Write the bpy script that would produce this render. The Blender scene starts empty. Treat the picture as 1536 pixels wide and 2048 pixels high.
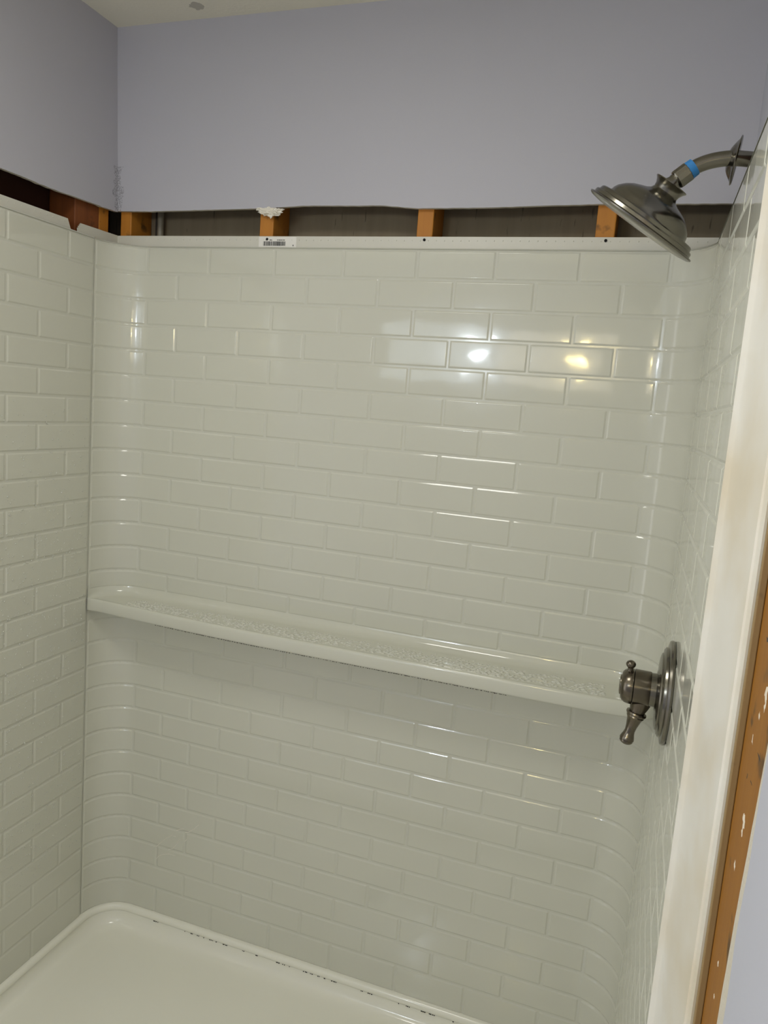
import bpy, bmesh, math, random
from mathutils import Vector, Matrix, noise
random.seed(7)
SC = bpy.context.scene
COL = SC.collection
PI = math.pi

# ---------------------------------------------------------------- camera
cd = bpy.data.cameras.new('camera'); cam = bpy.data.objects.new('camera', cd); COL.objects.link(cam)
cd.sensor_fit = 'VERTICAL'; cd.sensor_height = 24.0; cd.lens = 1509.61/2048*24.0; cd.clip_start = 0.02
r = Vector((0.94281355, 0.32456547, 0.07589372)); dn = Vector((0.11677074, -0.10835549, -0.98723031)); fw = Vector((-0.31219737, 0.93963628, -0.14005878))
m = Matrix((r, -dn, -fw)).transposed().to_4x4(); m.translation = Vector((0.54463899, -1.74264499, 1.64703361))
cam.matrix_world = m
SC.camera = cam

# ---------------------------------------------------------------- world, lamps, exposure
w = bpy.data.worlds.new('world'); SC.world = w; w.use_nodes = True
w.node_tree.nodes['Background'].inputs[0].default_value = (0.97, 0.98, 1.0, 1); w.node_tree.nodes['Background'].inputs[1].default_value = 2.8
SC.view_settings.view_transform = 'Standard'; SC.view_settings.look = 'None'
SC.view_settings.exposure = -0.46; SC.view_settings.gamma = 1.0; SC.view_settings.use_curve_mapping = False
SC.cycles.use_denoising = True; SC.cycles.max_bounces = 8; SC.cycles.diffuse_bounces = 5; SC.cycles.glossy_bounces = 5
SC.cycles.sample_clamp_indirect = 12.0
def point(name, loc, watts, col, rad):
    l = bpy.data.lights.new(name, 'POINT'); l.energy = watts; l.color = col; l.shadow_soft_size = rad
    o = bpy.data.objects.new(name, l); COL.objects.link(o); o.location = loc; return o
def area(name, loc, rot, watts, col, sx, sy):
    l = bpy.data.lights.new(name, 'AREA'); l.shape = 'RECTANGLE'; l.size = sx; l.size_y = sy; l.energy = watts; l.color = col
    o = bpy.data.objects.new(name, l); COL.objects.link(o); o.location = loc; o.rotation_euler = rot; return o
point('vanity_lamp_cool', (-0.45, -2.72, 1.985), 14.0, (0.84, 0.94, 1.0), 0.04)
point('vanity_lamp_warm', (0.157, -2.72, 1.98), 6.5, (1.0, 0.80, 0.30), 0.04)
area('frosted_window', (-0.72, -2.86, 2.0), (PI/2, 0, 0), 2.6, (0.78, 0.90, 1.0), 0.66, 0.34)
area('warm_wall_glow', (0.0, -2.86, 1.98), (PI/2, 0, 0), 1.9, (1.0, 0.91, 0.76), 0.62, 0.28)  # added emitter imitating the wall's warm glow around the vanity lamp
area('overhead_fill', (-0.15, -1.15, 2.53), (0, 0, 0), 11.0, (1.0, 0.98, 0.92), 0.4, 0.4)  # unseen area light added overhead to fill the tray and walls

# ---------------------------------------------------------------- materials
def srgb(c):
    return tuple(((v/255)/12.92 if v/255 <= .04045 else ((v/255+.055)/1.055)**2.4) for v in c) + (1,)
class NT:
    def __init__(s, name):
        s.m = bpy.data.materials.new(name); s.m.use_nodes = True; s.t = s.m.node_tree; s.b = s.t.nodes['Principled BSDF']
    def n(s, typ, **kw):
        nd = s.t.nodes.new(typ)
        for k, v in kw.items(): setattr(nd, k, v)
        return nd
    def l(s, a, b): s.t.links.new(a, b)
    def coord(s, scale=(1, 1, 1)):
        g = s.n('ShaderNodeNewGeometry'); mp = s.n('ShaderNodeMapping'); mp.inputs['Scale'].default_value = scale
        s.l(g.outputs['Position'], mp.inputs[0]); return mp.outputs[0]
    def noise(s, vec, scale, detail=3, rough=.5):
        nd = s.n('ShaderNodeTexNoise'); nd.inputs['Scale'].default_value = scale; nd.inputs['Detail'].default_value = detail; nd.inputs['Roughness'].default_value = rough
        s.l(vec, nd.inputs['Vector']); return nd.outputs['Fac']
    def ramp(s, fac, stops):
        nd = s.n('ShaderNodeValToRGB'); e = nd.color_ramp.elements
        while len(e) < len(stops): e.new(.5)
        for el, (p, c) in zip(e, stops): el.position = p; el.color = c
        s.l(fac, nd.inputs[0]); return nd.outputs[0]
    def mix(s, fac, a, b):
        nd = s.n('ShaderNodeMix', data_type='RGBA')
        for sock, v in ((nd.inputs[0], fac), (nd.inputs[6], a), (nd.inputs[7], b)):
            if hasattr(v, 'links') or hasattr(v, 'is_linked'): s.l(v, sock)
            else: sock.default_value = v
        return nd.outputs[2]
    def math(s, op, a, b=None):
        nd = s.n('ShaderNodeMath', operation=op)
        for i, v in enumerate((a, b)):
            if v is None: continue
            if hasattr(v, 'is_linked'): s.l(v, nd.inputs[i])
            else: nd.inputs[i].default_value = v
        return nd.outputs[0]
    def bump(s, h, strength, dist=.001):
        nd = s.n('ShaderNodeBump'); nd.inputs['Strength'].default_value = strength; nd.inputs['Distance'].default_value = dist
        s.l(h, nd.inputs['Height']); s.l(nd.outputs[0], s.b.inputs['Normal'])
def plain(name, c, rough=.5, metal=0, bump=None):
    k = NT(name); k.b.inputs['Base Color'].default_value = srgb(c); k.b.inputs['Roughness'].default_value = rough; k.b.inputs['Metallic'].default_value = metal
    if bump: k.bump(k.noise(k.coord(), bump[0], 4), bump[1], bump[2])
    return k.m
def acrylic(name, c, rough=.07, wave=.55):
    k = NT(name); v = k.coord()
    f = k.noise(v, 3.0, 2)
    k.l(k.mix(f, srgb(c), srgb(tuple(x-5 for x in c))), k.b.inputs['Base Color'])
    k.b.inputs['Roughness'].default_value = rough
    k.b.inputs['IOR'].default_value = 1.5
    a = k.noise(v, 14.0, 1); b = k.noise(v, 160.0, 2)
    h = k.math('ADD', k.math('MULTIPLY', a, 1.0), k.math('MULTIPLY', b, .02))
    k.bump(h, wave, .001)
    return k.m
def paint(name, stain_corner=False, c1=(180, 180, 189), c2=(185, 184, 193)):
    k = NT(name); v = k.coord()
    f = k.noise(v, 1.6, 3)
    c = k.mix(f, srgb(c1), srgb(c2))
    if stain_corner:     # dark mildew specks running up the left corner
        g = k.n('ShaderNodeNewGeometry'); sp = k.n('ShaderNodeSeparateXYZ'); k.l(g.outputs['Position'], sp.inputs[0])
        dx = k.math('ABSOLUTE', k.math('ADD', sp.outputs[0], .846))
        dy = k.math('ABSOLUTE', k.math('SUBTRACT', sp.outputs[1], .0025))
        d = k.math('ADD', dx, dy)
        near = k.math('LESS_THAN', k.math('ADD', d, k.math('MULTIPLY', k.noise(v, 45, 3), .05)), .038)
        zr = k.math('LESS_THAN', sp.outputs[2], 2.215)
        sp2 = k.math('GREATER_THAN', k.noise(v, 320, 4, .6), .5)
        k2 = k.math('MULTIPLY', k.math('MULTIPLY', near, zr), sp2)
        c = k.mix(k.math('MULTIPLY', k2, .45), c, srgb((70, 66, 66)))
    k.l(c, k.b.inputs['Base Color']); k.b.inputs['Roughness'].default_value = .55
    k.bump(k.noise(v, 260, 4), .12, .001)
    return k.m
def wood(name, c1, c2, axis=2):
    k = NT(name); s = [60, 60, 60]; s[axis] = 2.2
    v = k.coord(tuple(s)); f = k.noise(v, 1.0, 4, .6)
    s2 = [1, 1, 1]; f2 = k.noise(k.coord(), 22, 3)
    c = k.mix(f, srgb(c1), srgb(c2))
    c = k.mix(k.ramp(f2, [(.62, (0, 0, 0, 1)), (.72, (1, 1, 1, 1))]), c, srgb(tuple(x*.55 for x in c1)))
    k.l(c, k.b.inputs['Base Color']); k.b.inputs['Roughness'].default_value = .6
    k.bump(f, .3, .001)
    return k.m
def ceiling_mat():
    k = NT('ceiling_paint'); v = k.coord()
    c = k.mix(k.noise(v, 5, 3), srgb((232, 228, 212)), srgb((224, 220, 205)))
    g = k.n('ShaderNodeNewGeometry'); d = k.n('ShaderNodeVectorMath', operation='DISTANCE')
    k.l(g.outputs['Position'], d.inputs[0]); d.inputs[1].default_value = (-0.585, -0.055, 2.558)
    near = k.math('LESS_THAN', k.math('ADD', d.outputs['Value'], k.math('MULTIPLY', k.noise(v, 60, 3), .03)), .033)
    c = k.mix(k.math('MULTIPLY', near, .5), c, srgb((110, 106, 100)))
    k.l(c, k.b.inputs['Base Color']); k.b.inputs['Roughness'].default_value = .8
    k.bump(k.noise(v, 120, 4), .4, .002)
    return k.m
def paper_mat():
    k = NT('brown_board_paper'); v = k.coord((40, 40, 3))
    c = k.mix(k.noise(v, 1, 4), srgb((150, 138, 116)), srgb((124, 112, 92)))
    v2 = k.coord((90, 30, 14)); st = k.ramp(k.noise(v2, 1, 3), [(.66, (0, 0, 0, 1)), (.70, (1, 1, 1, 1))])
    c = k.mix(k.math('MULTIPLY', st, .5), c, srgb((60, 50, 40)))
    k.l(c, k.b.inputs['Base Color']); k.b.inputs['Roughness'].default_value = .9
    return k.m
def brushed(name, c, rough):
    k = NT(name); v = k.coord((1, 1, 1)); f = k.noise(v, 25, 3)
    k.l(k.mix(f, srgb(c), srgb(tuple(x*.8 for x in c))), k.b.inputs['Base Color'])
    k.b.inputs['Metallic'].default_value = 1; k.b.inputs['Roughness'].default_value = rough
    k.b.inputs['Anisotropic'].default_value = .5
    return k.m
def border_mat():
    k = NT('acrylic_front_border'); v = k.coord()
    c = k.mix(k.ramp(k.noise(v, 7, 3), [(.45, (0, 0, 0, 1)), (.7, (1, 1, 1, 1))]), srgb((228, 225, 216)), srgb((216, 206, 185)))
    k.l(c, k.b.inputs['Base Color']); k.b.inputs['Roughness'].default_value = .3
    return k.m
M = dict(
    tile=acrylic('white_acrylic_tile', (209, 209, 196)),
    sheet=acrylic('white_acrylic_groove', (208, 208, 196), .12),
    base=acrylic('white_shower_base', (240, 239, 227), .10),
    flange=plain('matte_acrylic_flange', (210, 208, 197), .35),
    border=border_mat(),
    paint=paint('lavender_paint', True), paint2=paint('lavender_paint_room', c1=(184, 186, 196), c2=(188, 189, 200)),
    gypsum=plain('torn_gypsum', (205, 198, 182), .9, 0, (300, .8, .002)),
    plaster=plain('white_plaster', (235, 230, 218), .9, 0, (200, .8, .003)),
    ceil=ceiling_mat(), paper=paper_mat(),
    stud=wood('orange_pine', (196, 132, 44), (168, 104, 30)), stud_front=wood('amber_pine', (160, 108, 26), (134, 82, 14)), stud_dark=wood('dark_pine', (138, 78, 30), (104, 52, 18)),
    strip=wood('tan_strip', (160, 136, 94), (140, 114, 74)),  # tan imitates light on the stud's arris; also the splinter's wood
    nickel=brushed('brushed_nickel', (140, 136, 125), .22), nickel_dark=brushed('brushed_nickel_dark', (122, 114, 101), .24),
    black=plain('black_hole', (8, 8, 8), .9), ink=plain('black_ink', (28, 28, 30), .6), label=plain('label_paper', (232, 230, 224), .5),
    darkwood=plain('dark_red_brown_board', (58, 26, 14), .9),
    tape=plain('blue_tape', (44, 124, 190), .6), pipe=plain('grey_pipe', (140, 134, 118), .4),
    dark=plain('dark_dirt', (60, 55, 48), .8), floor=plain('floor_vinyl', (208, 204, 196), .5),
    water=acrylic('water_bead', (216, 216, 206), .03, .0), red=plain('reddish_speck', (120, 60, 50), .6),
    paintdot=plain('white_paint_spatter', (228, 216, 196), .7),
)

# ---------------------------------------------------------------- helpers
def mesh_data(name, vs, fs, mats, smooth=False, mi=None):
    me = bpy.data.meshes.new(name); me.from_pydata([tuple(v) for v in vs], [], fs); me.update()
    bm = bmesh.new(); bm.from_mesh(me); bmesh.ops.remove_doubles(bm, verts=bm.verts, dist=1e-6)
    if mi is None: bmesh.ops.recalc_face_normals(bm, faces=bm.faces)
    bm.to_mesh(me); bm.free()
    for mt in (mats if isinstance(mats, (list, tuple)) else [mats]): me.materials.append(mt)
    if smooth:
        for p in me.polygons: p.use_smooth = True
    return me
def obj(name, me, parent=None, **props):
    o = bpy.data.objects.new(name, me); COL.objects.link(o)
    if parent is not None: o.parent = parent
    for k, v in props.items(): o[k] = v
    return o
def part(name, vs, fs, mat, parent=None, smooth=False, **props):
    return obj(name, mesh_data(name, vs, fs, mat, smooth), parent, **props)
def thing(name, label, cat, loc=(0, 0, 0), **props):
    o = bpy.data.objects.new(name, None); COL.objects.link(o); o.empty_display_size = .05
    o['label'] = label; o['category'] = cat
    for k, v in props.items(): o[k] = v
    return o
def box_vf(x0, x1, y0, y1, z0, z1):
    v = [(x, y, z) for z in (z0, z1) for y in (y0, y1) for x in (x0, x1)]
    f = [(0, 2, 3, 1), (4, 5, 7, 6), (0, 1, 5, 4), (2, 6, 7, 3), (0, 4, 6, 2), (1, 3, 7, 5)]
    return v, f
def box(name, x0, x1, y0, y1, z0, z1, mat, parent=None, bevel=0, **props):
    v, f = box_vf(x0, x1, y0, y1, z0, z1); me = mesh_data(name, v, f, mat)
    if bevel:
        bm = bmesh.new(); bm.from_mesh(me); bmesh.ops.bevel(bm, geom=bm.edges[:], offset=bevel, segments=2, affect='EDGES', profile=.5); bm.to_mesh(me); bm.free()
    return obj(name, me, parent, **props)
class MB:
    def __init__(s): s.v = []; s.f = []
    def add(s, v, f):
        n = len(s.v); s.v += [tuple(a) for a in v]; s.f += [tuple(i+n for i in q) for q in f]; return s
    def build(s, name, mat, parent=None, smooth=False, **p): return part(name, s.v, s.f, mat, parent, smooth, **p)
def frame_from(n):
    n = Vector(n).normalized(); a = Vector((0, 0, 1)) if abs(n.z) < .9 else Vector((1, 0, 0))
    u = n.cross(a).normalized(); return n, u, n.cross(u)
def lathe_vf(origin, axis, prof, seg=48):
    """prof: list of (t along axis, radius)"""
    o = Vector(origin); n, u, w_ = frame_from(axis); v = []; f = []
    for t, rad in prof:
        for i in range(seg):
            a = 2*PI*i/seg; v.append(o+n*t+(u*math.cos(a)+w_*math.sin(a))*max(rad, 1e-5))
    for j in range(len(prof)-1):
        for i in range(seg):
            k = (i+1) % seg; f.append((j*seg+i, j*seg+k, (j+1)*seg+k, (j+1)*seg+i))
    f.append(tuple(range(seg))); f.append(tuple((len(prof)-1)*seg+i for i in range(seg)))
    return v, f
def sharpen(o, deg=35):
    me = o.data; bm = bmesh.new(); bm.from_mesh(me)
    for e in bm.edges:
        if len(e.link_faces) == 2 and e.calc_face_angle(0) > math.radians(deg): e.smooth = False
    bm.to_mesh(me); bm.free(); return o
def lathe(name, origin, axis, prof, mat, parent, seg=48, sharp=35, **p):
    v, f = lathe_vf(origin, axis, prof, seg); return sharpen(part(name, v, f, mat, parent, True, **p), sharp)
def tube_vf(pts, rad, seg=20, caps=True):
    v = []; f = []; pts = [Vector(p) for p in pts]; rads = rad if isinstance(rad, (list, tuple)) else [rad]*len(pts)
    pu = None
    for i, p in enumerate(pts):
        d = (pts[min(i+1, len(pts)-1)]-pts[max(i-1, 0)]).normalized()
        if pu is None: _, u, w_ = frame_from(d)
        else: u = (pu-d*pu.dot(d)).normalized(); w_ = d.cross(u)
        pu = u
        for k in range(seg):
            a = 2*PI*k/seg; v.append(p+(u*math.cos(a)+w_*math.sin(a))*rads[i])
    for j in range(len(pts)-1):
        for i in range(seg):
            k = (i+1) % seg; f.append((j*seg+i, j*seg+k, (j+1)*seg+k, (j+1)*seg+i))
    if caps: f.append(tuple(range(seg))); f.append(tuple((len(pts)-1)*seg+i for i in range(seg)))
    return v, f
def tube(name, pts, rad, mat, parent, seg=20, **p):
    v, f = tube_vf(pts, rad, seg); return sharpen(part(name, v, f, mat, parent, True, **p), 50)

# ---------------------------------------------------------------- key dimensions
XL, XR = -0.8306, 0.6372          # tile faces of the side panels
RC = 0.098                        # corner radius of the back panel
YS = -0.098                       # seam between back and side panels
ZB = 0.1205                       # bottom of panels / top of base rim
H = 0.067126; ZT = 2.00978        # row pitch, top of row 1
W = 0.1859                        # tile pitch on the back panel
WS = 0.1908                       # tile pitch on the side panels
YF = -0.848                       # front edge of the tiled area on the side panels
ZC = 2.558                        # ceiling

# ---------------------------------------------------------------- structure: drywall, studs, ceiling
def ragged(a, b, n, base, amp, seed, anchors=None):
    out = []
    for i in range(n+1):
        t = a+(b-a)*i/n
        z = base if anchors is None else interp(anchors, t)
        z += (noise.noise(Vector((t*9, seed, 0)))*.6+noise.noise(Vector((t*60, seed, 3)))*.4)*amp
        out.append((t, z))
    return out
def interp(a, t):
    for (t0, v0), (t1, v1) in zip(a, a[1:]):
        if (t0 <= t <= t1) or (t1 <= t <= t0): return v0+(v1-v0)*(t-t0)/(t1-t0)
    return a[0][1] if abs(t-a[0][0]) < abs(t-a[-1][0]) else a[-1][1]
def drywall(name, edge, top, pos, back, mat, cols=None, **props):
    """board whose lower edge follows edge [(s,z)]; pos(s,z)->front point, back(s,z)->rear point"""
    v = []; f = []; mi = []; n = len(edge)
    for s, z in edge:
        v += [pos(s, z), back(s, z+.0006), pos(s, top), back(s, top)]
    for i in range(n-1):
        a, b = 4*i, 4*i+4
        f += [(a, b, b+2, a+2), (a+1, a+3, b+3, b+1), (a, a+1, b+1, b)]; mi += [0, 1, 1]
    me = bpy.data.meshes.new(name); me.from_pydata([tuple(q) for q in v], [], f)
    for q in (mat, M['gypsum']): me.materials.append(q)
    for p, k in zip(me.polygons, mi): p.material_index = k
    me.update()
    return obj(name, me, None, kind='structure', **props)
def xl(z): return -0.8445-(z-2.105)*(0.0155/0.453)     # the left wall leans outwards towards the ceiling
def xr(y): return 0.690+0.0400*(y/1.24)                # the right wall is slightly out of square
back_anch = [(-.85, 2.103), (-.75, 2.101), (-.55, 2.104), (-.42, 2.106), (-.30, 2.111), (-.10, 2.110), (-.02, 2.103), (.06, 2.102), (.2, 2.104), (.40, 2.108), (.55, 2.107), (.75, 2.106)]
e = ragged(-.86, .72, 240, 2.1, .0016, 1, back_anch)
wall_back = drywall('wall_back', e, ZC, lambda s, z: (s, .0025, z), lambda s, z: (s, .0152, z), M['paint'],
                    label='upper lavender painted wall with a ragged cut lower edge')
left_anch = [(.005, 2.100), (-.08, 2.098), (-.2, 2.093), (-.33, 2.094), (-1.2, 2.09)]
e = ragged(.0025, -1.0, 200, 2.1, .0035, 5, left_anch)
wall_left = drywall('wall_left', e, ZC, lambda s, z: (xl(z), s, z), lambda s, z: (xl(z)-.0127, s, z), M['paint'],
                    label='lavender painted side wall left of the corner with torn lower edge')
# right wall: above the panel at the back, full height in the room
e = ragged(.0025, -1.16, 160, 2.108, .002, 9)
wr_edge = e
me_v = []; me_f = []
wall_right = drywall('wall_right', e, ZC, lambda s, z: (xr(s), s, z), lambda s, z: (xr(s)+.0127, s, z), M['paint2'])
def full_board():
    # cut edge runs vertically beside the stud, irregular like the photograph's
    v = []; f = []; mi = []; n = 220; nz = []
    for i in range(n+1):
        z = ZC*i/n
        y = -1.14-max(-.005, min(.10, (z-1.25)*.156))+(noise.noise(Vector((z*11, 2, 0)))*.0035+noise.noise(Vector((z*70, 5, 1)))*.0018)
        band = max(.012, min(.036, .029-(z-1.25)*.1))+noise.noise(Vector((z*16, 9, 4)))*.005
        v += [(xr(y)+.0127, y, z), (xr(y)+.0006, y-.003, z), (xr(y-band), y-band, z), (xr(-2.86)+.03, -2.86, z)]
        nz.append(z)
    for i in range(n):
        a, b = 4*i, 4*i+4
        for k, mm in ((0, 1), (1, 1), (2, 0)):
            f.append((a+k, a+k+1, b+k+1, b+k)); mi.append(mm)
    me = bpy.data.meshes.new('wall_right'); me.from_pydata(v, [], f)
    for q in (M['paint2'], M['gypsum']): me.materials.append(q)
    for p, k in zip(me.polygons, mi): p.material_index = k
    me.update(); return obj('drywall_board', me, wall_right, label='lavender board with torn whitish cut edge beside the stud')
full_board()
box('ceiling', -2.75, 1.0, -3.0, .25, ZC, ZC+.03, M['ceil'], kind='structure')
box('floor', -2.75, 1.0, -3.0, .25, -.04, -.001, M['floor'], kind='structure')
box('wall_rear', -2.75, 1.0, -2.90, -2.87, 0, ZC, M['paint2'], kind='structure')

box('wall_side_room', -2.70, -.98, .0, .03, 0, ZC, M['paint2'], kind='structure')
# partition end and outer skin of the left alcove wall
box('partition_skin', -.965, -.957, -1.0, .16, 0, ZC, M['paint2'], wall_left)
box('partition_lining', -.9565, -.9475, -1.0, .10, 0, ZC-.001, M['darkwood'], wall_left)
# backs of the cavities: paper face of the boards on the other side
box('backing_board', -.955, .86, .1045, .125, 0, ZC, M['paper'], wall_back)
box('backing_board', .80, .82, -2.8, .104, 0, ZC, M['paper'], wall_right)
# studs
def stud(parent, x0, x1, y0, y1, mat, z0=0.0, z1=ZC-.002):
    return box('stud', x0, x1, y0, y1, z0, z1, mat, parent, bevel=.0025)
for a, b in ((-.845, -.811), (-.4255, -.3875), (-.0125, .0265), (.3945, .4355)):
    stud(wall_back, a, b, .0156, .1040, M['stud'])
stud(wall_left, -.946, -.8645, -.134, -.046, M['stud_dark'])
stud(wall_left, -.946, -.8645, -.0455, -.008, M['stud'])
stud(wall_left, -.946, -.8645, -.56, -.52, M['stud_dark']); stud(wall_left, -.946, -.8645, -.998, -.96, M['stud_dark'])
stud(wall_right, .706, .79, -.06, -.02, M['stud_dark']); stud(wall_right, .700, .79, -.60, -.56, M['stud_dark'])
st = stud(wall_right, .6645, .79, -1.27, -.979, M['stud_front']); st['label'] = 'orange-brown exposed stud face with white paint specks'
sp = box('lit_edge_strip', .6580, .6643, -1.0065, -.9985, 0, 2.1, M['strip'], wall_right, bevel=.001, label='tan strip standing in for light on the rounded edge of the stud')  # added strip, its tan colour imitates light catching the stud's arris
# white paint spatters, nail and knots on the exposed stud
def blob_vf(c, sx, sy, sz, n=2, rough=.35, seed=0):
    bm = bmesh.new(); bmesh.ops.create_icosphere(bm, subdivisions=n, radius=1)
    for v in bm.verts:
        k = 1+rough*noise.noise(v.co*2.3+Vector((seed, seed*2, 0)))+rough*.5*noise.noise(v.co*6+Vector((seed, 0, 0)))
        v.co = Vector((c[0]+v.co.x*sx*k, c[1]+v.co.y*sy*k, c[2]+v.co.z*sz*k))
    bm.verts.ensure_lookup_table(); vs = [v.co.copy() for v in bm.verts]; fs = [tuple(v.index for v in f.verts) for f in bm.faces]; bm.free(); return vs, fs
mb = MB()
for i, (y, z, s) in enumerate(((-1.075, 1.438, 1.0), (-1.077, 1.426, .7), (-1.060, 1.412, .5), (-1.045, 1.385, .6), (-1.062, 1.318, 1.0), (-1.062, 1.308, .7), (-1.052, 1.271, .7), (-1.045, 1.17, .4), (-1.05, 1.14, .35))):
    mb.add(*blob_vf((.6648, y, z), .0006, .0065*s, .0075*s, 2, .9, i))
mb.build('paint_spatter', M['paintdot'], wall_right, kind='stuff', label='white plaster specks stuck on the stud')
mb = MB()
for i, (y, z, sy_, sz_) in enumerate(((-1.045, 1.474, .007, .0028), (-1.095, 1.437, .012, .0015), (-1.085, 1.386, .016, .002), (-1.07, 1.356, .010, .0012), (-1.047, 1.352, .003, .004))):
    mb.add(*blob_vf((.6648, y, z), .0004, sy_, sz_, 2, .5, 30+i))
mb.build('knot', M['dark'], wall_right, kind='stuff', label='dark knots and nail marks in the stud')
# lump of plaster hanging on the second stud
mb = MB()
mb.add(*blob_vf((-.394, .006, 2.0985), .026, .010, .0095, 4, .5, 3)); mb.add(*blob_vf((-.421, .004, 2.104), .009, .006, .004, 3, .6, 8)); mb.add(*blob_vf((-.389, .003, 2.088), .004, .003, .006, 2, .7, 12)); mb.add(*blob_vf((-.366, .006, 2.103), .010, .004, .003, 3, .7, 15))
mb.build('plaster_lump', M['plaster'], wall_back, label='white crumbly plaster lump hanging over the stud')
# pipes in the first bay
t = thing('supply_pipe', 'thin grey vertical pipe inside the open wall bay beside the corner stud', 'pipe')
tube('pipe_run', [(-.768, .085, 0.02), (-.768, .085, 2.30)], .0085, M['pipe'], t)
lathe('coupling', (-.768, .085, 2.14), (0, 0, 1), [(0, .0085), (0, .011), (.03, .011), (.03, .0085)], M['pipe'], t)
box('backer_strip', -.79, -.783, .092, .1042, 0, ZC-.01, M['dark'], wall_back, label='dark upright strip behind the pipe')

# ---------------------------------------------------------------- surround panels
def back_path(s):
    """s measured from the left seam along the back panel face; returns point, inward normal, total"""
    A = RC*PI/2; L = (XR-RC)-(XL+RC)
    if s < A:
        a = s/RC; c = (XL+RC, YS); return (c[0]-RC*math.cos(a), c[1]+RC*math.sin(a)), (math.cos(a), -math.sin(a))
    if s < A+L: return (XL+RC+(s-A), 0.0), (0.0, -1.0)
    a = (s-A-L)/RC; c = (XR-RC, YS); return (c[0]+RC*math.sin(a), c[1]+RC*math.cos(a)), (-math.sin(a), -math.cos(a))
ARC = RC*PI/2; LEN = (XR-RC)-(XL+RC); TOT = 2*ARC+LEN
def s_of_x(x): return ARC+(x-(XL+RC))
RINGS = [(.0004, -.0024), (.0026, -.0020), (.0050, -.0003), (.0059, -.00002), (.0066, 0.0)]
def tile_grid(s0, s1, z0, z1, subs):
    """grid coordinates with the depth of the bevel"""
    ss = [s0+d for d, _ in RINGS]+[s0+RINGS[-1][0]+(s1-s0-2*RINGS[-1][0])*k/(subs+1) for k in range(1, subs+1)]+[s1-d for d, _ in reversed(RINGS)]
    zs = [z0+d for d, _ in RINGS]+[z1-d for d, _ in reversed(RINGS)]
    dep = lambda q, n: RINGS[min(q, n-1-q, len(RINGS)-1)][1]
    v = []; f = []; ns, nz = len(ss), len(zs)
    for i, s in enumerate(ss):
        for j, z in enumerate(zs):
            v.append((s, z, min(dep(i, ns), dep(j, nz))))
    for i in range(ns-1):
        for j in range(nz-1):
            a = i*nz+j; f.append((a, a+nz, a+nz+1, a+1))
    return v, f
_cache = {}
def make_tile(parent, s0, s1, z0, z1, mapper, key_flat, origin):
    """flat tiles share one mesh per size; origin(s,z) gives the tile's location"""
    if key_flat is not None:
        key = (key_flat, round(s1-s0, 4), round(z1-z0, 4))
        if key not in _cache:
            v, f = tile_grid(0, s1-s0, 0, z1-z0, 0)
            me = mesh_data('tile', [mapper(a, b, c) for a, b, c in v], f, M['tile'], True, mi=1)
            _cache[key] = me
        o = obj('tile', _cache[key], parent); o.location = origin(s0, z0); return o
    v, f = tile_grid(s0, s1, z0, z1, max(2, int((s1-s0)/.02)))
    return obj('tile', mesh_data('tile', [mapper(a, b, c) for a, b, c in v], f, M['tile'], True, mi=1), parent)
def flip_check(o, towards):
    me = o.data; me.update()
    c = Vector((0, 0, 0))
    p = me.polygons[len(me.polygons)//2]
    if p.normal.dot(Vector(towards)-o.matrix_basis @ p.center) < 0: me.flip_normals()
CENTER = (-.1, -.5, 1.1)
# --- back panel
pb = thing('shower_surround', 'wide white glossy back shower surround panel with faux subway tile relief and a long ledge', 'shower panel')
def mb_back(s, z, d):
    (x, y), (nx, ny) = back_path(s); return (x+nx*d, y+ny*d, z)
def row_z(k): return ZT-H*k, ZT-H*(k-1)     # bottom and top of row k
xe0, xe1 = XL+RC, XR-RC
for k in range(1, 29):
    if k == 15: continue
    z0, z1 = row_z(k)
    if k == 14: z0 = z1-.050
    if k == 28: z0 = ZB-.003
    if k % 2: js = [W*j for j in (-4, -3, -2, -1, 0, 1, 2, 3)]
    else: js = [W*(j+.5) for j in (-4, -3, -2, -1, 0, 1, 2)]
    js = [x for x in js if x > XL+.05]
    ss = [0.0015]+[s_of_x(x) for x in js]+[TOT-.0015]
    for a, b in zip(ss, ss[1:]):
        flat = a >= ARC-1e-4 and b <= ARC+LEN+1e-4
        if flat:
            o = make_tile(pb, a, b, z0, z1, lambda s, z, d: (s, -d, z), 'back', lambda s, z: (xe0+s-ARC, 0, z))
        else: o = make_tile(pb, a, b, z0, z1, mb_back, None, None)
        if not flat or o.data.users == 1: flip_check(o, CENTER)
# moulded sheet behind the tile faces
def sheet(name, ss, zs, mapper, parent, mat):
    v = [mapper(s, z, -.0021) for s in ss for z in zs]; nz = len(zs); f = []
    for i in range(len(ss)-1):
        for j in range(nz-1):
            a = i*nz+j; f.append((a, a+nz, a+nz+1, a+1))
    # rear skin gives the sheet its thickness
    n = len(v); v += [mapper(s, z, -.0055) for s in ss for z in zs]
    f += [tuple(q+n for q in reversed(c)) for c in f[:]]
    ni = len(ss)
    for j in range(nz-1): f += [(j, j+1, n+j+1, n+j), ((ni-1)*nz+j, (ni-1)*nz+j+1, n+(ni-1)*nz+j+1, n+(ni-1)*nz+j)]
    for i in range(ni-1): f += [(i*nz, (i+1)*nz, n+(i+1)*nz, n+i*nz), (i*nz+nz-1, (i+1)*nz+nz-1, n+(i+1)*nz+nz-1, n+i*nz+nz-1)]
    return part(name, v, f, mat, parent, False)
ssx = [ARC*i/16 for i in range(17)]+[ARC+LEN*i/4 for i in range(1, 4)]+[ARC+LEN+ARC*i/16 for i in range(17)]
ssx[0] = .0006; ssx[-1] = TOT-.0006
sb = sheet('moulded_sheet', ssx, [ZB, .6, 1.1, 1.6, ZT+.003], mb_back, pb, M['sheet'])
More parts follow.
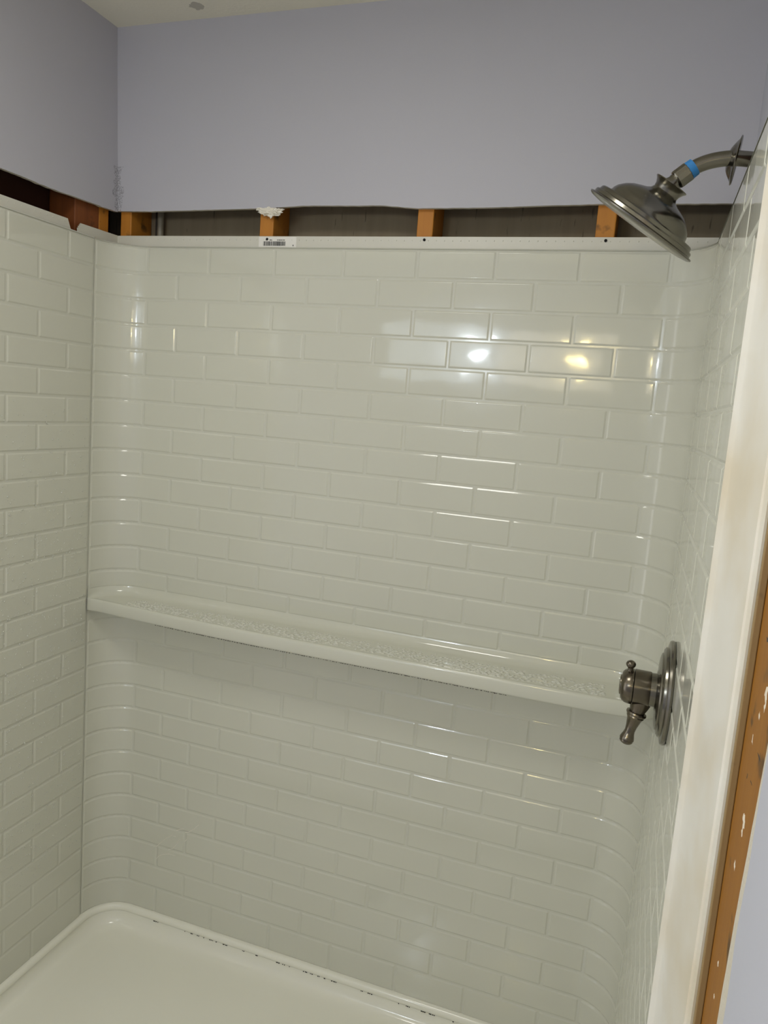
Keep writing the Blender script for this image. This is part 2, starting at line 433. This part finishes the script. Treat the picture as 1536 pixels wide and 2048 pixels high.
for p_ in sb.data.polygons: p_.use_smooth = abs(p_.normal.z) < .5
sharpen(sb, 30)
# top ledge + nailing flange of the back panel
YFL = .0118
v = []; f = []; prof_s = ssx
def rect_out(s):
    (x, y), (nx, ny) = back_path(s)
    if s <= ARC+1e-6:
        a = s/RC
        if a < PI/4: return (-.8505, y+(YFL-YS)*0+ (y-YS)*.15)
        return (max(-.8505, x-.012), YFL)
    if s >= ARC+LEN-1e-6:
        a = (s-ARC-LEN)/RC
        if a > PI/4: return (.6515, y+(y-YS)*.15)
        return (min(.6515, x+.012), YFL)
    return (x, YFL)
for s in prof_s:
    (x, y), (nx, ny) = back_path(s); ox, oy = rect_out(s)
    v += [(x-nx*.0, y, ZT+.0005), (x-nx*.0025, y-ny*.0025, ZT+.0035), (ox, oy, ZT+.0045)]
for i in range(len(prof_s)-1):
    a, b = 3*i, 3*i+3
    f += [(a, b, b+1, a+1), (a+1, b+1, b+2, a+2)]
part('top_ledge', v, f, M['sheet'], pb, True)
def flange_back():
    bm = bmesh.new(); v, f = box_vf(-.8505, .6515, YFL, YFL+.0026, ZT+.004, 2.0415)
    return part('nailing_flange', v, f, M['flange'], pb)
flb = flange_back()
# return of the flange on the left side of the corner, broken off short with a jagged end
v = [(-.8505, .0118, ZT+.004), (-.8505, .0118, 2.0420), (-.8505, -.126, 2.0400), (-.8505, -.1285, 2.0400), (-.8505, -.1275, 2.0375), (-.8505, -.1310, 2.0385), (-.8505, -.1300, 2.0350), (-.8505, -.1340, 2.0355), (-.8505, -.1325, 2.0320), (-.8505, -.1375, 2.0315), (-.8505, -.1360, 2.0280), (-.8505, -.1400, 2.0265), (-.8505, -.1385, ZT+.004)]
n = len(v); v2 = v+[(x-.0025, y, z) for x, y, z in v]
f2 = [tuple(range(n)), tuple(reversed(range(n, 2*n)))]+[(i, (i+1) % n, n+(i+1) % n, n+i) for i in range(n)]
part('flange_return', v2, f2, M['flange'], pb, label='short broken piece of flange turned round the left corner')
# dimples moulded in the flange, nail holes
mb = MB(); x = -.80
while x < .64:
    mb.add(*blob_vf((x, YFL-.0002, 2.0325+noise.noise(Vector((x*20, 0, 0)))*.0006), .0011, .0007, .0018, 1, .1, 0)); x += .0195
mb.build('dimples', M['flange'], pb, True, kind='stuff', label='row of small moulded dimples along the flange')
for x in (-.4005, .0095, .4185):
    lathe('nail_hole', (x, YFL+.0001, 2.0343), (0, -1, 0), [(0, .0033), (.0005, .0033)], M['black'], pb, 20)
# barcode label
lb = box('barcode_label', -.4235, -.3195, YFL-.0006, YFL-.00005, ZT+.0055, 2.0402, M['label'], pb, label='white paper sticker with a printed barcode')
mb = MB(); rnd = random.Random(3); x = -.4105
while x < -.351:
    wd = rnd.choice((.0006, .0006, .0012, .0018)); mb.add(*box_vf(x, x+wd, YFL-.0010, YFL-.0005, 2.0185, 2.0290)); x += wd+rnd.choice((.0006, .0007, .0012))
mb.build('barcode', M['ink'], lb)
mb = MB()
for x0, x1 in ((-.404, -.399), (-.3935, -.387), (-.3725, -.370), (-.3685, -.3635), (-.3625, -.3565), (-.3555, -.351)):
    x = x0
    while x < x1: mb.add(*box_vf(x, x+.0010, YFL-.0010, YFL-.0005, 2.0312, 2.0312+rnd.choice((.0016, .0022, .0022)))); x += .0015
mb.add(*box_vf(-.3292, -.3285, YFL-.0010, YFL-.0005, 2.0178, 2.0212)); mb.add(*box_vf(-.3276, -.3266, YFL-.0010, YFL-.0005, 2.0178, 2.0212)); mb.add(*box_vf(-.3292, -.3266, YFL-.0010, YFL-.0005, 2.0192, 2.0198))
mb.build('printed_text', M['ink'], lb)
for o_ in pb.children:
    if o_.name.startswith('nail_hole'): o_.location.y = -.0009
# --- long ledge
def shelf():
    v = []; f = []; NS = []
    n1 = 14; st_s = [ARC*i/n1 for i in range(n1+1)]+[ARC+LEN*i/30 for i in range(1, 30)]+[ARC+LEN+ARC*i/n1 for i in range(n1+1)]
    front = []
    def fy(x):
        return interp([(XL, -.101), (-.815, -.104), (-.78, -.106), (-.70, -.112), (-.60, -.119), (-.45, -.128), (-.30, -.132), (.30, -.134), (.52, -.134), (.59, -.128), (.62, -.116), (XR, -.101)], x)
    for s in st_s:
        (x, y), (nx, ny) = back_path(s)
        # front point: corner stations fan out along the front line
        if s < ARC: fx = XL+.0015+(XL+RC-XL)*(s/ARC)**1.0*1.0*(1)
        elif s > ARC+LEN: fx = XR-.0015-RC*((TOT-s)/ARC)
        else: fx = x
        F = Vector((fx, fy(fx))); P = Vector((x, y)); d = (F-P); L = max(d.length, 1e-4); d = d/L
        ta = min(1, L/.06)
        c = .020*ta
        pr = [(-.0022, 1.100), (-.0018, 1.092), (.0006, 1.086), (c*.14, 1.0795), (c*.40, 1.0725), (c*.8, 1.0683), (c*1.15, 1.0666), (L*.55+c*.5, 1.0655), (L-.016*ta, 1.0658), (L-.012*ta, 1.0666), (L-.008*ta, 1.0684), (L-.0045*ta, 1.0690), (L-.0015*ta, 1.0680), (L, 1.0655), (L+.001*ta, 1.0610), (L+.001*ta, 1.0400), (L-.0005*ta, 1.0365), (L-.003*ta, 1.0345), (L-.007*ta, 1.0340), (L-.012*ta, 1.0352), (L*.4, 1.0352), (.002, 1.030), (-.002, 1.024)]
        for t, z in pr:
            q = P+d*min(t, L+.001); v.append((q.x, q.y, z))
        NS.append(len(pr))
    np_ = NS[0]
    for i in range(len(st_s)-1):
        for j in range(np_-1):
            a = i*np_+j; f.append((a, a+np_, a+np_+1, a+1))
    o = part('ledge', v, f, M['tile'], pb, True, label='long narrow moulded ledge with rounded front edge')
    return o
sh = shelf()
# thin pale curved lines low on the panel
mb = MB()
for c in [[(-0.6507, -0.0004, 0.3292), (-0.636, -0.0004, 0.3458), (-0.6181, -0.0004, 0.3647), (-0.6017, -0.0004, 0.3769), (-0.5883, -0.0004, 0.3774)], [(-0.6099, -0.0004, 0.3311), (-0.595, -0.0004, 0.3383), (-0.5823, -0.0004, 0.3558), (-0.5747, -0.0004, 0.3734)], [(-0.6492, -0.0004, 0.2902), (-0.6427, -0.0004, 0.3015), (-0.6294, -0.0004, 0.3099), (-0.6093, -0.0004, 0.3171), (-0.5874, -0.0004, 0.3186)], [(-0.5858, -0.0004, 0.3967), (-0.5744, -0.0004, 0.4028), (-0.5613, -0.0004, 0.4079)], [(-0.5575, -0.0004, 0.3981), (-0.5445, -0.0004, 0.4031), (-0.5286, -0.0004, 0.4166), (-0.5146, -0.0004, 0.4325)], [(-0.5563, -0.0004, 0.3707), (-0.5516, -0.0004, 0.3781)]]:
    q, g = tube_vf(c, .0005, 6); mb.add(q, g)
mb.build('curved_marks', M['plaster'], pb, kind='stuff', label='thin pale curved marks low on the panel')
# grime line under the ledge
mb = MB(); rnd = random.Random(5); x = -.60
while x < .33:
    yy = interp([(-.60, -.116), (-.45, -.125), (-.30, -.129), (.30, -.131), (.4, -.131)], x)
    mb.add(*blob_vf((x, yy+.001+rnd.uniform(-.001, .001), 1.0338), rnd.uniform(.001, .003), .0012, rnd.uniform(.0008, .0015), 1, .3, x)); x += rnd.uniform(.003, .008)
mb.build('dirt_line', M['dark'], pb, kind='stuff', label='dark wet dirt beads along the lower edge of the ledge')

# --- side panels
def side_panel(label, X, sgn, tile_dir):
    """sgn: +1 interior lies at +x (left panel), -1 for the right panel"""
    p = thing('shower_surround', label, 'shower panel')
    mp = lambda s, z, d: (X+sgn*d, -s, z)
    for k in range(1, 29):
        z0, z1 = row_z(k)
        if k == 28: z0 = ZB-.003
        if k % 2: js = [.1909+WS*j for j in range(4)]
        else: js = [.1909+WS*(j+.5) for j in range(4)]
        ss = [.1005]+[j for j in js if .12 < j < -YF-.01]+[-YF]
        for a, b in zip(ss, ss[1:]):
            o = make_tile(p, a, b, z0, z1, lambda s, z, d: (sgn*d, -s, z), 'side%d' % sgn, lambda s, z: (X, -s, z))
            if o.data.users == 1: flip_check(o, (CENTER[0], -.4, 1.1))
    sh_ = sheet('moulded_sheet', [.0995, .4, -YF+.001], [ZB, .6, 1.1, 1.6, ZT+.003], mp, p, M['sheet'])
    # front border: raised bead, flat sloping face, step and thin flange, swept vertically
    pr = [(0, -.8460, -.0021), (0, -.8480, .0), (1, -.8500, .0035), (1, -.8530, .0058), (1, -.8570, .0062), (1, -.8600, .0048), (1, -.8640, .0016), (1, -.8670, .0), (1, -.900, -.0042), (1, -.945, -.0100), (1, -.9835, -.0151), (1, -.9850, -.0170), (1, -.9920, -.0186), (1, -.9926, -.0182), (1, -.9970, -.0190), (1, -.9970, -.0235), (1, -.9700, -.0235), (1, -.8460, -.0235)]
    v = []; f = []; zs = [ZB, .5, 1.0, 1.5, 1.9, ZT+.004]
    for z in zs:
        for _, y, d in pr: v.append((X+sgn*d, y, z))
    n = len(pr)
    for i in range(len(zs)-1):
        for j in range(n-1): a = i*n+j; f.append((a, a+1, a+n+1, a+n))
    f.append(tuple((len(zs)-1)*n+j for j in range(n)))
    o = part('front_border', v, f, M['border'], p, True, label='flat creamy border strip with a raised bead'); sharpen(o, 30)
    return p
pl = side_panel('white glossy left side shower panel, beaded with water drops, beneath the left lavender wall', XL, 1, None)
prt = side_panel('white glossy right side shower panel carrying the mixing valve, seen almost edge on', XR, -1, None)
# flanges of the side panels
def flange(parent, X, th, pts, **kw):
    n = len(pts); v = [(X, y, z) for y, z in pts]+[(X+th, y, z) for y, z in pts]
    f = [tuple(range(n)), tuple(reversed(range(n, 2*n)))]+[(i, (i+1) % n, n+(i+1) % n, n+i) for i in range(n)]
    return part('nailing_flange', v, f, M['flange'], parent, **kw)
flange(pl, -.8505, -.0025, [(-.1620, ZT+.0045), (-.1745, 2.0405), (-.997, 2.0405), (-.997, ZT+.0045)])
flange(prt, .6535, .0025, [(-.010, ZT+.0045), (-.010, 2.0410), (-.997, 2.0410), (-.997, ZT+.0045)])
for P_, X0, X1 in ((pl, XL, -.8505), (prt, XR, .6535)):
    v = [(X0, -.1, ZT+.0005), (X0, -.996, ZT+.0005), (X0+(X1-X0)*.12, -.996, ZT+.0035), (X0+(X1-X0)*.12, -.1, ZT+.0035), (X1, -.996, ZT+.0045), (X1, -.1, ZT+.0045)]
    part('top_ledge', v, [(0, 1, 2, 3), (3, 2, 4, 5)], M['sheet'], P_)
mb = MB(); y = -.185
while y > -.97:
    mb.add(*blob_vf((-.8502, y, 2.0318), .0007, .0012, .0020, 1, .1, 0)); y -= .0195
mb.build('dimples', M['flange'], pl, True, kind='stuff', label='row of small moulded dimples along the flange')
lathe('rust_speck', (.6472, -.928, 1.0), (-1, 0, 0), [(0, .0026), (.001, .002)], M['red'], prt, 12, label='small reddish speck on the border')
t = thing('wood_splinter', 'thin pale wood splinter sticking out beside the stud over the white border', 'splinter')
tube('sliver', [(.6690, -1.000, 1.5190), (.6600, -.985, 1.5165), (.6540, -.930, 1.5090)], [.0013, .0009, .0003], M['strip'], t, 8)
v, f = blob_vf((.6695, -.998, 1.5205), .003, .006, .004, 2, .7, 4); part('torn_fibre', v, f, M['stud'], t)

# ---------------------------------------------------------------- shower base
bs = thing('shower_tray', 'white glossy shower base with raised rounded rim, below the wall panels', 'shower base')
def rim_path():
    pts = []
    pts.append((XL, -.90))
    for y in (-.7, -.5, -.3, -.2): pts.append((XL, y))
    for i in range(17): pts.append(back_path(ARC*i/16)[0])
    for i in range(1, 6): pts.append(back_path(ARC+LEN*i/6)[0])
    for i in range(17): pts.append(back_path(ARC+LEN+ARC*i/16)[0])
    for y in (-.2, -.3, -.5, -.7, -.90): pts.append((XR, y))
    return pts
def offs(pts, d):
    out = []
    for i, p in enumerate(pts):
        a = Vector(pts[max(i-1, 0)]); b = Vector(pts[min(i+1, len(pts)-1)]); t_ = (b-a).normalized(); n_ = Vector((t_.y, -t_.x)); out.append(Vector(p)+n_*d)
    return out
RP = rim_path()
def sweep(name, prof, mat, parent, **kw):
    rows = [[(q.x, q.y, z) for q in offs(RP, d)] for d, z in prof]; v = []; f = []; n = len(RP)
    for rr in rows: v += rr
    for j in range(len(rows)-1):
        for i in range(n-1): a = j*n+i; f.append((a, a+1, a+n+1, a+n))
    return part(name, v, f, mat, parent, True, **kw)
rim = sweep('rim', [(-.006, ZB+.001), (-.001, ZB+.0006), (.002, ZB+.0002), (.0055, ZB-.0005), (.009, ZB-.0025), (.0115, ZB-.0065), (.0125, ZB-.011), (.0118, ZB-.0155), (.0100, ZB-.0185), (.0090, ZB-.0200)], M['base'], bs, label='rounded bead rim running round the base')
prof = [(.0085, ZB-.0195), (.0090, ZB-.028), (.0105, ZB-.037), (.0145, ZB-.046), (.0215, ZB-.053), (.031, ZB-.0573), (.043, ZB-.0592), (.06, ZB-.0602), (.09, ZB-.0612)]
sweep('cove', prof, M['base'], bs)
inner = [(q.x, q.y, ZB-.0612) for q in offs(RP, .09)]
cx, cy = -.1, -.45
v = inner+[(cx+(x-cx)*.08, cy+(y-cy)*.08, ZB-.0645) for x, y, z in inner]; n = len(inner)
f = [(i, (i+1) % n, n+(i+1) % n, n+i) for i in range(n)]+[tuple(range(n, 2*n))]
part('pan_floor', v, f, M['base'], bs, True)
lathe('drain', (cx, cy, ZB-.0650), (0, 0, 1), [(0, .055), (.001, .055), (.002, .05), (.002, .0)], M['nickel'], bs)
box('threshold', XL, XR, -1.0, -.88, .0, ZB-.002, M['base'], bs, bevel=.012)
box('base_skirt', XL-.004, XR+.004, -.88, .0045, .0, .030, M['base'], bs)
# dark specks in the joint under the rim
mb = MB(); rnd = random.Random(11)
x = XL+.06
while x < .34:
    if rnd.random() < (.55 if x > -.25 else .35):
        for q in range(rnd.randint(1, 4)):
            xx = x+q*.0045+rnd.uniform(0, .002)
            yy = -.0105 if xx > XL+RC else YS+math.sqrt(max(0, (RC-.0105)**2-(xx-XL-RC)**2))
            mb.add(*blob_vf((xx, yy, ZB-.0198), rnd.uniform(.0012, .0028), .0013, .0012, 1, .4, xx*50))
    x += .021
mb.build('joint_specks', M['black'], bs, kind='stuff', label='dark specks along the joint under the rim')

# ---------------------------------------------------------------- water drops
def drops(name, n, gen, label):
    mb = MB(); rnd = random.Random(21)
    bm = bmesh.new(); bmesh.ops.create_icosphere(bm, subdivisions=1, radius=1); bv = [v.co.copy() for v in bm.verts]; bf = [tuple(v.index for v in f.verts) for f in bm.faces]; bm.free()
    for i in range(n):
        c, s = gen(rnd)
        mb.add([(c[0]+q.x*s[0], c[1]+q.y*s[1], c[2]+q.z*s[2]) for q in bv], bf)
    o = mb.build(name, M['water'], None, True, kind='stuff', label=label, category='water'); return o
def g_left(r_):
    while True:
        y = -.11-abs(r_.random())*.55; z = .35+r_.random()*1.25
        if r_.random() < (1 if z < 1.35 else .35): break
    s = r_.uniform(.0009, .0023)
    return (XL+s*.30, y, z), (s*.4, s, s*1.15)
drops('water_drops', 2600, g_left, 'tiny clear water drops scattered over the left side shower panel')
def g_shelf(r_):
    x = -.72+abs(r_.random())*1.25
    y = r_.uniform(-.035, -.1 if x < -.5 else -.112); s = r_.uniform(.0018, .0050)
    return (x, y, 1.0655), (s*1.6, s, s*.34)
drops('ledge_puddles', 1500, g_shelf, 'flat water drops pooled along the top of the ledge')

# ---------------------------------------------------------------- mixing valve
VY, VZ = -.42, 1.203
vt = thing('shower_valve', 'brushed nickel shower mixing valve with round plate and lever handle on the right wall', 'shower valve')
ax = (-1, 0, 0)
lathe('wall_plate', (XR, VY, VZ), ax, [(-.001, .060), (.0005, .0865), (.004, .088), (.0075, .0865), (.009, .080), (.0095, .076), (.013, .075), (.0155, .071), (.0160, .066), (.0185, .064), (.0200, .058), (.0205, .036), (.0225, .033), (.0225, 0)], M['nickel'], vt, 72)
lathe('collar', (XR-.0215, VY, VZ), ax, [(0, .0285), (.011, .0285), (.0115, .026), (.0115, 0)], M['nickel'], vt)
lathe('handle_body', (XR-.0310, VY, VZ), ax, [(0, .0255), (.0004, .0292), (.0015, .0298), (.0270, .0305), (.0278, .0295), (.0280, .025), (.0280, 0)], M['nickel_dark'], vt)
lathe('temperature_knob', (XR-.0595, VY, VZ), ax, [(0, .024), (.0002, .0300), (.0015, .0304), (.006, .0302), (.011, .0290), (.0155, .0262), (.0185, .0225), (.0195, .0170), (.0210, .0165), (.0222, .012), (.0225, 0)], M['nickel_dark'], vt)
kb = lathe('knob_pin', (XR-.0665, VY-.004, VZ+.020), (-.02, -.05, 1), [(0, .0065), (.006, .0058), (.011, .0042), (.0135, .0046), (.0155, .0066), (.018, .0080), (.0210, .0082), (.0240, .0066), (.0262, .003), (.0266, 0)], M['nickel_dark'], vt, 24)
lathe('lever', (XR-.0430, VY-.003, VZ-.020), (-.22, -.05, -1), [(0, .0185), (.012, .0155), (.020, .0132), (.0225, .0130), (.0232, .0165), (.0258, .0172), (.0282, .0162), (.0290, .0142), (.0312, .0148), (.0325, .0142), (.036, .0122), (.050, .0092), (.058, .0084), (.063, .0092), (.068, .0108), (.0720, .0120), (.0740, .0122), (.0750, .0112), (.0780, .0112), (.0805, .0093), (.0825, .006), (.083, 0)], M['nickel_dark'], vt, 40, 30)
# ---------------------------------------------------------------- shower head and arm
ht = thing('overhead_shower', 'brushed nickel round shower head on a curved wall arm with blue tape', 'shower head')
AY = -.42
C0 = Vector((.4990, AY, 1.9600)); AX = Vector((.55, -.147, .82)).normalized()      # axis from the spray face up to the arm
lathe('spray_head', C0, AX, [(-.002, 0), (-.002, .080), (0, .094), (.002, .0980), (.0040, .0985), (.0050, .0965), (.0055, .0940), (.0060, .0930), (.0105, .0925), (.0120, .0910), (.0125, .0885), (.0175, .0870), (.0190, .0850), (.0195, .0740), (.0215, .0722), (.0260, .0710), (.0320, .0675), (.0400, .0590), (.0460, .0490), (.0500, .0390), (.0530, .0300), (.0565, .0240), (.0610, .0212), (.0660, .0220), (.0710, .0250), (.0745, .0282), (.0757, .0278), (.0745, .0235), (.070, .018), (.070, 0)], M['nickel'], ht, 80, 30)
jn = C0+AX*.070
armdir = Vector((.78, 0, .63)).normalized()
lathe('swivel', jn-AX*.004, (AX+armdir*.4), [(0, .0150), (.010, .0145), (.014, .0120), (.020, .0115), (.020, 0)], M['nickel'], ht, 32)
n0 = jn+AX*.008
p0 = n0+armdir*.010
lathe('nut', p0-armdir*.004, armdir, [(0, .0100), (0, .0142), (.0015, .0150), (.020, .0150), (.0212, .0140), (.0212, .010)], M['nickel'], ht, 12, 20)
# arm: straight stub, bend, straight horizontal run into the wall
zA = 2.0585
A = p0+armdir*.016; tt = (zA-A.z)
pts = [A, A+armdir*.012]
B = A+armdir*((zA-A.z)/armdir.z)           # corner of the bend
bl = .042
q0 = B-armdir*bl; q1 = B+Vector((1, 0, 0))*bl
pts = [A] if (q0-A).dot(armdir) > .002 else []
if not pts: q0 = A
for i in range(13):
    k = i/12; pts.append(q0*(1-k)**2+B*2*k*(1-k)+q1*k*k)
pts.append(Vector((.66, AY, zA))); pts.append(Vector((.760, AY, zA)))
tube('arm', pts, .0112, M['nickel'], ht, 28)
tp = p0+armdir*.0165
lathe('tape_wrap', tp, armdir, [(0, .0100), (0, .0140), (.0105, .0135), (.0105, .0100)], M['tape'], ht, 28, label='strip of blue thread tape round the arm')
lathe('wall_escutcheon', (.6300, AY, zA), (-1, .06, .14), [(-.001, .0115), (-.001, .0345), (.0004, .0358), (.0014, .0350), (.0022, .0310), (.0056, .0262), (.0092, .0210), (.0120, .0160), (.0128, .0125), (.0120, .0115)], M['nickel'], ht, 56, 40, label='loose round cover plate hanging on the arm')
